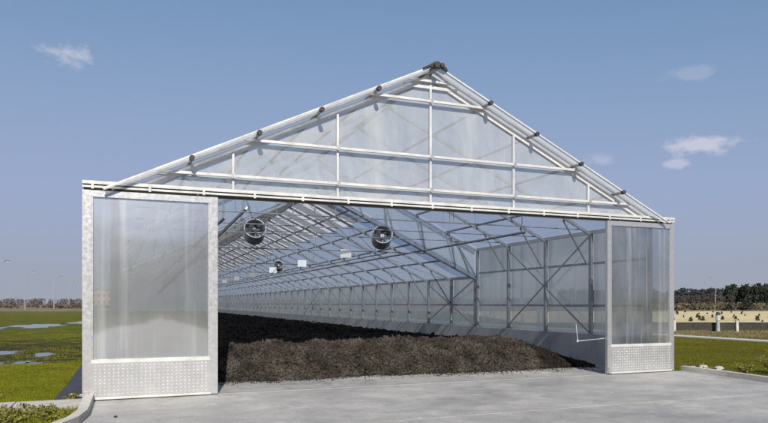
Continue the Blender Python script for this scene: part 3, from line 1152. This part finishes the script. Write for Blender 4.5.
def make_fan(label):
    root = empty('circulation_fan', (0, 0, 0), label, 'fan', 'fans hung from the roof frames')
    n = 28
    m = MB()
    prof = [(.335, -.17), (.345, -.165), (.335, -.10), (.325, .0), (.325, .30), (.31, .30), (.31, .0), (.31, -.15), (.335, -.17)]
    V = [(r * math.cos(2 * math.pi * k / n), y, r * math.sin(2 * math.pi * k / n)) for r, y in prof[:-1] for k in range(n)]
    np_ = len(prof) - 1
    m.add(V, [(i * n + k, i * n + (k + 1) % n, ((i + 1) % np_) * n + (k + 1) % n, ((i + 1) % np_) * n + k) for i in range(np_) for k in range(n)])
    m.build('drum', 'drum_metal', root, smooth=False)
    m = MB()
    V = []
    for k in range(n):
        a = 2 * math.pi * k / n
        for q in range(8):
            b = 2 * math.pi * q / 8
            V.append(((.328 + .022 * math.cos(b)) * math.cos(a), -.175 + .022 * math.sin(b), (.328 + .022 * math.cos(b)) * math.sin(a)))
    m.add(V, [(k * 8 + q, k * 8 + (q + 1) % 8, ((k + 1) % n) * 8 + (q + 1) % 8, ((k + 1) % n) * 8 + q) for k in range(n) for q in range(8)])
    m.build('rim', 'rim_grey', root, smooth=True)
    MB().tube((0, -.09, 0), (0, .09, 0), .065, n=14).build('hub', 'drum_metal', root)
    for k in range(6):
        a = 2 * math.pi * k / 6
        ca, sa = math.cos(a), math.sin(a)
        pts = []
        for r, w, tw in ((.06, .05, .9), (.18, .085, .7), (.29, .105, .5)):
            for sgn in (-1, 1):
                lx, ly = r, sgn * w * math.sin(tw)
                lt = sgn * w * math.cos(tw)
                pts.append((lx * ca - lt * sa, ly, lx * sa + lt * ca))
        off = [(x, y + .008, z) for x, y, z in pts]
        MB().add(pts + off, [(0, 1, 3, 2), (2, 3, 5, 4), (6, 8, 9, 7), (8, 10, 11, 9), (0, 2, 8, 6), (2, 4, 10, 8), (1, 7, 9, 3), (3, 9, 11, 5), (4, 5, 11, 10), (0, 6, 7, 1)]).build('blade', 'fan_dark', root)
    MB().tube((-.33, .14, 0), (.33, .14, 0), .012, n=6).tube((0, .14, -.33), (0, .14, .33), .012, n=6).build('motor_bracket', 'fan_dark', root)
    for sx in (-.2, .2):
        MB().tube((sx, .02, .27), (sx * .6, .12, .95), .010, n=5).build('hanging_rod', 'inner_steel_shaded', root)
    return root


fan = make_fan('round drum fan hung left of the ridge, above the sliding door edge')
fan_spots = [(4.38, 8.25, 3.90, 'round drum fan hung on the left roof frame beside the raking strut', R(4)),
             (8.66, 8.25, 3.88, 'round drum fan hung under the right roof frame above the white boxes', R(14)),
             (8.66, 24.4, 3.78, 'small distant drum fan hung deep inside behind the row of white boxes', R(14))]
for i, (x, y, z, lab, rz) in enumerate(fan_spots):
    o = fan if i == 0 else copy_tree(fan)
    o.location = (x, y, z)
    o.rotation_euler = (R(-24), 0, -rz)
    o['label'] = lab
    if i == 2:
        o.scale = (.75, .75, .75)
bx = empty('hanging_box', (0, 0, 0), 'white box hung from the roof ties in a row along the greenhouse', 'box', 'white boxes hung in a row')
MB().box(-.125, .125, -.03, .03, -.10, .10).build('case', 'white_box', bx)
MB().box(-.112, .112, -.036, -.03, -.088, .088).build('cover', 'white_box', bx)
for sx in (-.09, .09):
    MB().tube((sx, 0, .10), (sx, 0, .62), .0035, n=5).build('strap', 'inner_steel_shaded', bx)
first = True
order = ['first', 'second', 'third', 'fourth', 'fifth', 'sixth']
for k in range(6):
    o = bx if k == 0 else copy_tree(bx)
    o.location = (5.46, Y0 + BAY * (1 + 2 * k) + .07, 2.81)
    o.rotation_euler = (0, 0, R(-15))
    o['label'] = 'white square box hung from the roof ties, %s of the row from the doorway' % order[k]

# ================================================================== STREET LAMPS


def make_lamp(h, arm, label, group):
    root = empty('street_lamp', (0, 0, 0), label, 'street lamp', group)
    MB().tube((0, 0, -.3), (0, 0, h * .55), .13, .10, n=10).tube((0, 0, h * .55), (0, 0, h), .10, .06, n=10).build('pole', 'lamp_paint', root)
    MB().tube((0, 0, h - .05), (arm * .5, 0, h + .40), .06, .055, n=8).tube((arm * .5, 0, h + .40), (arm, 0, h + .60), .055, .05, n=8).build('arm', 'lamp_paint', root)
    m = MB()
    m.prism([(arm - .05, h + .52), (arm + .30, h + .54), (arm + .95, h + .70), (arm + .98, h + .76), (arm + .5, h + .82), (arm - .05, h + .70)], 'y', -.17, .17)
    m.build('lamp_head', 'lamp_head', root)
    MB().box(arm + .15, arm + .80, -.13, .13, h + .50, h + .545).build('lens', 'white_box', root)
    return root


lamp = make_lamp(9.2, 1.5, 'x', 'street lamps across the meadow')
LS = [(-4.5, 124, 0, 'grey street lamp reaching in over the meadow, tallest of its row'),
      (25, 166, 0, 'grey street lamp standing at the bend of the dirt track'),
      (54, 199, 0, 'grey street lamp behind the bushes, middle one of the far meadow row'),
      (69, 236, 0, 'smallest grey street lamp, farthest along the meadow beside the greenhouse door'),
      (715.5, 205, 1, 'grey street lamp before the pine wood, beyond the straw field')]
for i, (px, Z, flip, lab) in enumerate(LS):
    o = lamp if i == 0 else copy_tree(lamp)
    x, y = zd(Z, (px - 384) / 643.2 * Z)
    o.location = (x, y, GZ)
    o.rotation_euler = (0, 0, R(180 - 21 if flip == 1 else -21 + 15))
    o['label'] = lab
    if flip == 1:
        del o['group']

# ================================================================== FENCE ON THE RIGHT
fa, fb = Vector((*zd(38.6, 14.5), 0)), Vector((*zd(38.0, 48), 0))
fdir = (fb - fa).normalized()
flen = (fb - fa).length
fence = empty('fence', (fa.x, fa.y, GZ), 'low dark board fence with pale concrete posts along the straw field', 'fence')
q = 2.9
k = 0
while q < flen:
    p = fdir * q
    rz = math.atan2(fdir.y, fdir.x)
    MB().box(-.07, .07, -.07, .07, -.1, .62 + random.uniform(-.03, .05)).build('post', 'concrete_light', fence, p, (random.uniform(-.02, .02), random.uniform(-.03, .03), rz))
    q += 3.72
q = -.8
while q < flen:
    p = fdir * (q + .08)
    rz = math.atan2(fdir.y, fdir.x)
    for j, z in enumerate((.02, .20, .38)):
        MB().box(0, 3.56, .075, .105, z, z + .168).build('board', 'fence_dark', fence, p, (0, random.uniform(-.004, .004), rz))
    q += 3.72
x, y = zd(38.2, (718 - 384) / 643.2 * 38.2)
pst = empty('marker_post', (x, y, GZ), 'pale blue marker post with dark cap standing against the dark fence', 'post')
MB().tube((0, 0, -.1), (0, 0, .66), .11, .10, n=10).build('base', 'post_blue', pst)
MB().tube((0, 0, .66), (0, 0, 1.0), .13, .12, n=10).build('upper_band', 'post_pale', pst)
MB().tube((0, 0, 1.0), (0, 0, 1.18), .14, .08, n=10).build('cap', 'rubber', pst)

# ================================================================== VEGETATION


def quads(cx, cy, cz, size, flat=.0, aspect=1.0):
    """randomly turned small quads as leaf clumps"""
    n = len(cx)
    a = rng.normal(0, 1, (n, 3))
    a[:, 2] *= (1 - flat)
    a /= np.linalg.norm(a, axis=1, keepdims=True)
    b = rng.normal(0, 1, (n, 3))
    b -= (b * a).sum(1, keepdims=True) * a
    b /= np.linalg.norm(b, axis=1, keepdims=True)
    c = np.stack([cx, cy, cz], -1)
    s = size[:, None]
    V = np.stack([c - a * s - b * s * aspect, c + a * s - b * s * aspect * .6, c + a * s * .8 + b * s * aspect, c - a * s * .7 + b * s * aspect * .8], 1)
    return V.reshape(-1, 3), np.arange(n * 4).reshape(n, 4)


def merge(parts):
    V, F_, off = [], [], 0
    for v, f_ in parts:
        V.append(v)
        F_.append(f_ + off)
        off += len(v)
    return np.concatenate(V), np.concatenate(F_)


def pine_pts(x, y, h, r, n, cone=.6, low=.12):
    t_ = rng.uniform(low, 1, n)
    rad = r * (1 - t_ * cone) * np.sqrt(rng.uniform(.1, 1, n)) * (.75 + .5 * rng.uniform(0, 1, n))
    a = rng.uniform(0, 6.283, n)
    return x + rad * np.cos(a), y + rad * np.sin(a), GZ + h * t_


def sticks(x, y, h, w):
    n = len(x)
    a = rng.uniform(0, 3.14, n)
    dx, dy = np.cos(a) * w, np.sin(a) * w
    lx, ly = rng.normal(0, .06, n) * h, rng.normal(0, .06, n) * h
    z0 = np.full(n, GZ - .1)
    V = np.stack([np.stack([x - dx, y - dy, z0], -1), np.stack([x + dx, y + dy, z0], -1),
                  np.stack([x + lx + dx * .3, y + ly + dy * .3, z0 + h], -1), np.stack([x + lx - dx * .3, y + ly - dy * .3, z0 + h], -1)], 1)
    return V.reshape(-1, 3), np.arange(n * 4).reshape(n, 4)


def wood(name, mat, Z0, Z1, px0, px1, ntree, h0, h1, per, label, cone=.6, rr=.28, cat='trees', low=.1, qs=.45):
    parts = []
    for k in range(ntree):
        Z = random.uniform(Z0, Z1)
        px = random.uniform(px0, px1)
        x, y = zd(Z, (px - 384) / 643.2 * Z)
        big = float(fbm(np.array(px * .03), np.array(1.0), 6))
        h = (h0 + (h1 - h0) * random.random()) * (.8 + .45 * big)
        cx, cy, cz = pine_pts(x, y, h, h * rr, per, cone, low)
        parts.append(quads(cx, cy, cz, rng.uniform(.5, 1.1, per) * qs))
        parts.append(sticks(np.array([x, x + .3]), np.array([y, y]), np.array([h * .9, h * .7]), np.array([.16, .1])))
    V, F_ = merge(parts)
    return tag(link(name, np_mesh(name, V, F_), mat), label, cat, kind='stuff')


wood('pine_wood', 'pine_leaf', 262, 330, 726, 900, 420, 6.6, 8.8, 190, 'dark pine wood standing beyond the straw field', cone=.7, rr=.24, qs=.34)
wood('distant_wood', 'pine_far_hazed', 420, 520, 560, 830, 420, 9.5, 11.3, 90, 'distant wood behind the dry heath, bluish haze put into its colour', cone=.55, rr=.34, qs=.6)
wood('birch_scrub', 'brown_twig', 250, 330, 560, 736, 330, 3.6, 5.4, 150, 'leafless brown scrub in front of the distant wood', cone=.3, rr=.25, qs=.22)
wood('tree_line', 'bare_twig_hazed', 420, 520, -420, 620, 700, 3.6, 5.2, 70, 'thin line of leafless trees along the horizon, haze put into their colour', cone=.35, rr=.6, qs=.42)
wood('hedge_scrub', 'dry_leaf', 200, 275, -160, 110, 120, .4, 1.3, 110, 'dry brown bushes along the far edge of the meadow', cone=.35, rr=.9, qs=.20, low=.02)
wood('heath_scrub', 'dry_leaf', 150, 245, 600, 900, 240, .8, 1.7, 60, 'rusty dry brush behind the straw field', cone=.25, rr=1.2, qs=.26, low=.02)


# unseen trees added across the yard so the door sheets mirror something dark
parts = []
for k in range(150):
    x, y = random.uniform(-75, 75), random.uniform(-66, -50)
    h = random.uniform(7.5, 11)
    cx, cy, cz = pine_pts(x, y, h, h * .3, 170, .45, .05)
    parts.append(quads(cx, cy, cz, rng.uniform(.5, 1.1, 170) * .5))
    parts.append(sticks(np.array([x, x + .3]), np.array([y, y]), np.array([h * .9, h * .7]), np.array([.16, .1])))
V, F_ = merge(parts)
tag(link('added_tree_belt', np_mesh('added_tree_belt', V, F_), 'pine_leaf'), 'unseen belt of trees added across the yard for the doors to mirror', 'trees', kind='stuff')


def conifer(px, Z, h, label, r=.34, cone=.8):
    x, y = zd(Z, (px - 384) / 643.2 * Z)
    root = empty('conifer', (x, y, GZ), label, 'tree')
    MB().tube((0, 0, -.1), (0, 0, h * .92), .09, .02, n=7).build('trunk', 'bark', root)
    cx, cy, cz = pine_pts(0, 0, h, h * r, 420, cone, .06)
    V, F_ = quads(cx, cy, cz, rng.uniform(.4, 1, 420) * .20)
    link('crown', np_mesh('crown', V, F_), 'pine_leaf', root)


conifer(747.5, 150, 3.2, 'lone dark round conifer standing at the edge of the straw field', r=.42, cone=.6)
conifer(729, 148, 1.5, 'small dark conifer seedling behind the straw field', r=.5, cone=.7)
# rows of dark seedlings in the straw field
sh = empty('seedling', (0, 0, 0), 'dark tuft-like seedling growing in the straw field', 'shrub', 'seedlings in the straw field')
n = 120
t_ = rng.uniform(0, 1, n)
a = rng.uniform(0, 6.283, n)
rad = .24 * (1 - .55 * t_) * np.sqrt(rng.uniform(0, 1, n))
V, F_ = quads(rad * np.cos(a), rad * np.sin(a), .02 + .62 * t_, rng.uniform(.04, .10, n))
link('foliage', np_mesh('foliage', V, F_), 'seedling_leaf', sh)
MB().tube((0, 0, -.05), (0, 0, .5), .02, .01, n=5).build('stem', 'bark', sh)
k = 0
for Z in (60, 66, 74, 84, 98, 116):
    X = (668 - 384) / 643.2 * Z + random.uniform(0, 2)
    while X < (800 - 384) / 643.2 * Z:
        o = sh if k == 0 else copy_tree(sh)
        x, y = zd(Z + random.uniform(-2, 2), X)
        o.location = (x, y, GZ)
        s = random.uniform(.35, .85)
        o.scale = (s, s, s * random.uniform(.7, 1.2))
        o.rotation_euler = (0, 0, random.uniform(0, 6))
        X += random.uniform(.016, .04) * Z
        k += 1

# short meadow grass near the yard
def grass(name, x, y, h, w, mat, label):
    n = len(x)
    a = rng.uniform(0, 6.283, n)
    l = rng.uniform(.1, .7, n) * h
    b = rng.uniform(0, 6.283, n)
    z0 = np.full(n, GZ - .005)
    V = np.stack([np.stack([x - np.cos(a) * w, y - np.sin(a) * w, z0], -1), np.stack([x + np.cos(a) * w, y + np.sin(a) * w, z0], -1),
                  np.stack([x + np.cos(b) * l, y + np.sin(b) * l, z0 + h], -1)], 1).reshape(-1, 3)
    return tag(link(name, np_mesh(name, V, np.arange(n * 3).reshape(n, 3)), mat), label, 'grass', kind='stuff')


def field_pts(n, x0, x1, y0, y1, thr, pw=1.0, seed=3):
    x = rng.uniform(x0, x1, n)
    y = y0 + (y1 - y0) * rng.uniform(0, 1, n) ** pw
    k_ = fbm(x * .8, y * .8, seed) * .6 + fbm(x * 3, y * 3, seed + 5) * .4
    m_ = k_ > thr
    return x[m_], y[m_]


x, y = field_pts(170000, -6, -.48, .42, 8.4, .30, 1.2)
grass('grass', x, y, rng.uniform(.012, .05, len(x)), rng.uniform(.0025, .005, len(x)), 'grass_blade', 'short green meadow grass left of the greenhouse')
x, y = field_pts(50000, -9, -.48, 8, 32, .50, 1.2)
for cx_, cy_, rx_, ry_ in PUD:
    k_ = ((x - cx_) / rx_) ** 2 + ((y - cy_) / ry_) ** 2 > 1.5
    x, y = x[k_], y[k_]
grass('grass', x, y, rng.uniform(.015, .05, len(x)), rng.uniform(.006, .012, len(x)), 'grass_blade', 'patchy rough grass on the wet soil by the puddles')
x, y = field_pts(40000, -4.5, 0.0, -4.2, -.66, .33, 1.0)
ex = np.array([edge_x(left_edge, q) for q in y])
k_ = (x < ex - .16) & (y > -4.5)
grass('grass', x[k_], y[k_], rng.uniform(.03, .12, k_.sum()), rng.uniform(.003, .007, k_.sum()), 'grass_blade', 'green tufted grass between footpath and curved kerb')
x, y = field_pts(330000, 13.3, 26.1, -6, 14, .30, 1.0)
ex = np.array([edge_x(right_edge, q) if q < 0 else 13.2 for q in y])
k_ = x > ex + .17
grass('grass', x[k_], y[k_], rng.uniform(.010, .045, k_.sum()), rng.uniform(.004, .008, k_.sum()), 'grass_blade', 'green lawn beyond the kerb right of the greenhouse')
Z = rng.uniform(28, 41.5, 60000)
X = rng.uniform(.40, .72, 60000) * Z
cc, ss = math.cos(R(21.62)), math.sin(R(21.62))
x, y = .73 + X * cc + Z * ss, -11.945 - X * ss + Z * cc
k_ = (x > 27.4) & (fbm(x * .5, y * .5, 2) > .36)
grass('grass', x[k_], y[k_], rng.uniform(.03, .16, k_.sum()), rng.uniform(.008, .016, k_.sum()), 'dry_grass', 'straggly dry grass in front of the dark fence')


def weed(x, y, r, h, n, seed, mat='weed_leaf'):
    """leafy weed: bent stems with small leaves"""
    root = empty('weed', (x, y, GZ), '', 'weed', 'weeds by the kerbs')
    m = MB()
    px, py, pz = [], [], []
    for k in range(n):
        a = random.uniform(0, 6.283)
        l = r * random.uniform(.3, 1)
        hh = h * random.uniform(.5, 1)
        p1 = Vector((math.cos(a) * l * .45, math.sin(a) * l * .45, hh * .6))
        p2 = Vector((math.cos(a) * l, math.sin(a) * l, hh))
        m.tube((0, 0, 0), p1, .004, .003, n=4, caps=False)
        m.tube(p1, p2, .003, .002, n=4, caps=False)
        for j in range(14):
            f_ = random.uniform(.15, 1)
            p = p1 * (f_ / .5) if f_ < .5 else p1 + (p2 - p1) * ((f_ - .5) / .5)
            px.append(p.x + random.gauss(0, .014))
            py.append(p.y + random.gauss(0, .014))
            pz.append(max(.01, p.z + random.gauss(0, .012)))
    m.build('stem', 'dry_leaf', root)
    V, F_ = quads(np.array(px), np.array(py), np.array(pz), rng.uniform(.006, .02, len(px)))
    link('foliage', np_mesh('foliage', V, F_), mat, root)
    return root


WL = [(-.9, -1.0, .30, .20, 26, 'left'), (-.55, -1.35, .28, .22, 26, 'left'), (-.3, -1.1, .22, .16, 20, 'left'), (-1.15, -1.6, .3, .24, 24, 'left'),
      (-.75, -1.85, .3, .2, 24, 'left'), (-.25, -1.75, .22, .15, 18, 'left'), (-1.4, -.95, .26, .22, 22, 'left'), (-.45, -.78, .16, .14, 14, 'left'),
      (-.2, .5, .14, .12, 12, 'left'), (-1.5, 1.1, .2, .14, 12, 'left'),
      (14.3, -.9, .35, .30, 26, 'right'), (15.2, -.9, .45, .5, 40, 'right'), (14.9, -1.5, .5, .62, 50, 'right'), (15.6, -1.6, .45, .35, 28, 'right'),
      (14.0, .2, .3, .18, 18, 'right'), (13.7, -.3, .25, .16, 16, 'right'), (14.2, -1.9, .3, .3, 22, 'right'), (16.3, -1.0, .45, .3, 22, 'right')]
for x, y, r_, h_, n_, sd_ in WL:
    o = weed(x, y, r_, h_, n_, 1)
    if sd_ == 'left':
        o['label'] = 'yellow-green leafy weed beside the footpath left of the greenhouse'
        o['group'] = 'weeds left of the greenhouse'
    else:
        o['label'] = 'yellow-green leafy weed behind the kerb right of the greenhouse'
        o['group'] = 'weeds right of the greenhouse'

# ================================================================== SMALL THINGS


def stone(x, y, z, s, mat, label, grp=None):
    m = MB()
    vs = []
    for i, lat in enumerate((-.9, -.35, .3, .85)):
        for k in range(8):
            a = 2 * math.pi * k / 8 + i * .2
            r = math.sqrt(max(.05, 1 - lat * lat)) * random.uniform(.75, 1.15)
            vs.append((r * math.cos(a) * s, r * math.sin(a) * s * random.uniform(.7, 1), lat * s * .6))
    fs = [(i * 8 + k, i * 8 + (k + 1) % 8, (i + 1) * 8 + (k + 1) % 8, (i + 1) * 8 + k) for i in range(3) for k in range(8)]
    fs += [tuple(range(7, -1, -1)), tuple(range(24, 32))]
    m.add(vs, fs)
    o = m.build('stone', mat, None, (x, y, z + s * .5))
    return tag(o, label, 'stone', grp)


for x, y, s in ((13.75, .10, .13), (13.98, -.02, .16), (14.2, .22, .11), (14.35, -.15, .13), (13.62, -.10, .09)):
    stone(x, y, GZ, s, 'stone', 'pale lump of rubble lying behind the kerb end', 'rubble behind the right kerb')
stone(.55, -1.9, 0, .028, 'soil_dark', 'small dark clod on the concrete before the wide left door')
for x, y, s in ((-.15, .62, .06), (-.06, .75, .05), (-.22, .95, .045)):
    stone(x, y, -.03, s, 'stone', 'pale pebble on the black membrane beside the door', 'pebbles on the membrane')
for x, y, s in ((8.9, .9, .02), (9.2, .75, .018), (7.7, 1.0, .015)):
    stone(x, y, 0, s, 'soil_dark', 'tiny dark crumb of earth on the concrete inside the doorway', 'crumbs inside the doorway')

# far brick building seen through the clear door
Zb = 330
x, y = zd(Zb, (101.5 - 384) / 643.2 * Zb)
bd = empty('brick_building', (x, y, GZ), 'far brick-red block building seen through the clear door sheet', 'building', rz=R(-21.6))
MB().box(-6.2, 6.2, 0, 9, 0, 8.4).build('wall', 'brick_wall', bd)
rfm = MB().box(-6.5, 6.5, -.3, 9.3, 8.4, 8.9).build('roof', 'roof_dark', bd)
wm = MB().box(-.7, .7, -.06, .05, 0, 1.5).mesh('window')
for xx in (-4.2, -1.4, 1.4, 4.2):
    for zz in (1.4, 4.9):
        link('window', wm, 'dark_glass', bd, (xx, 0, zz))
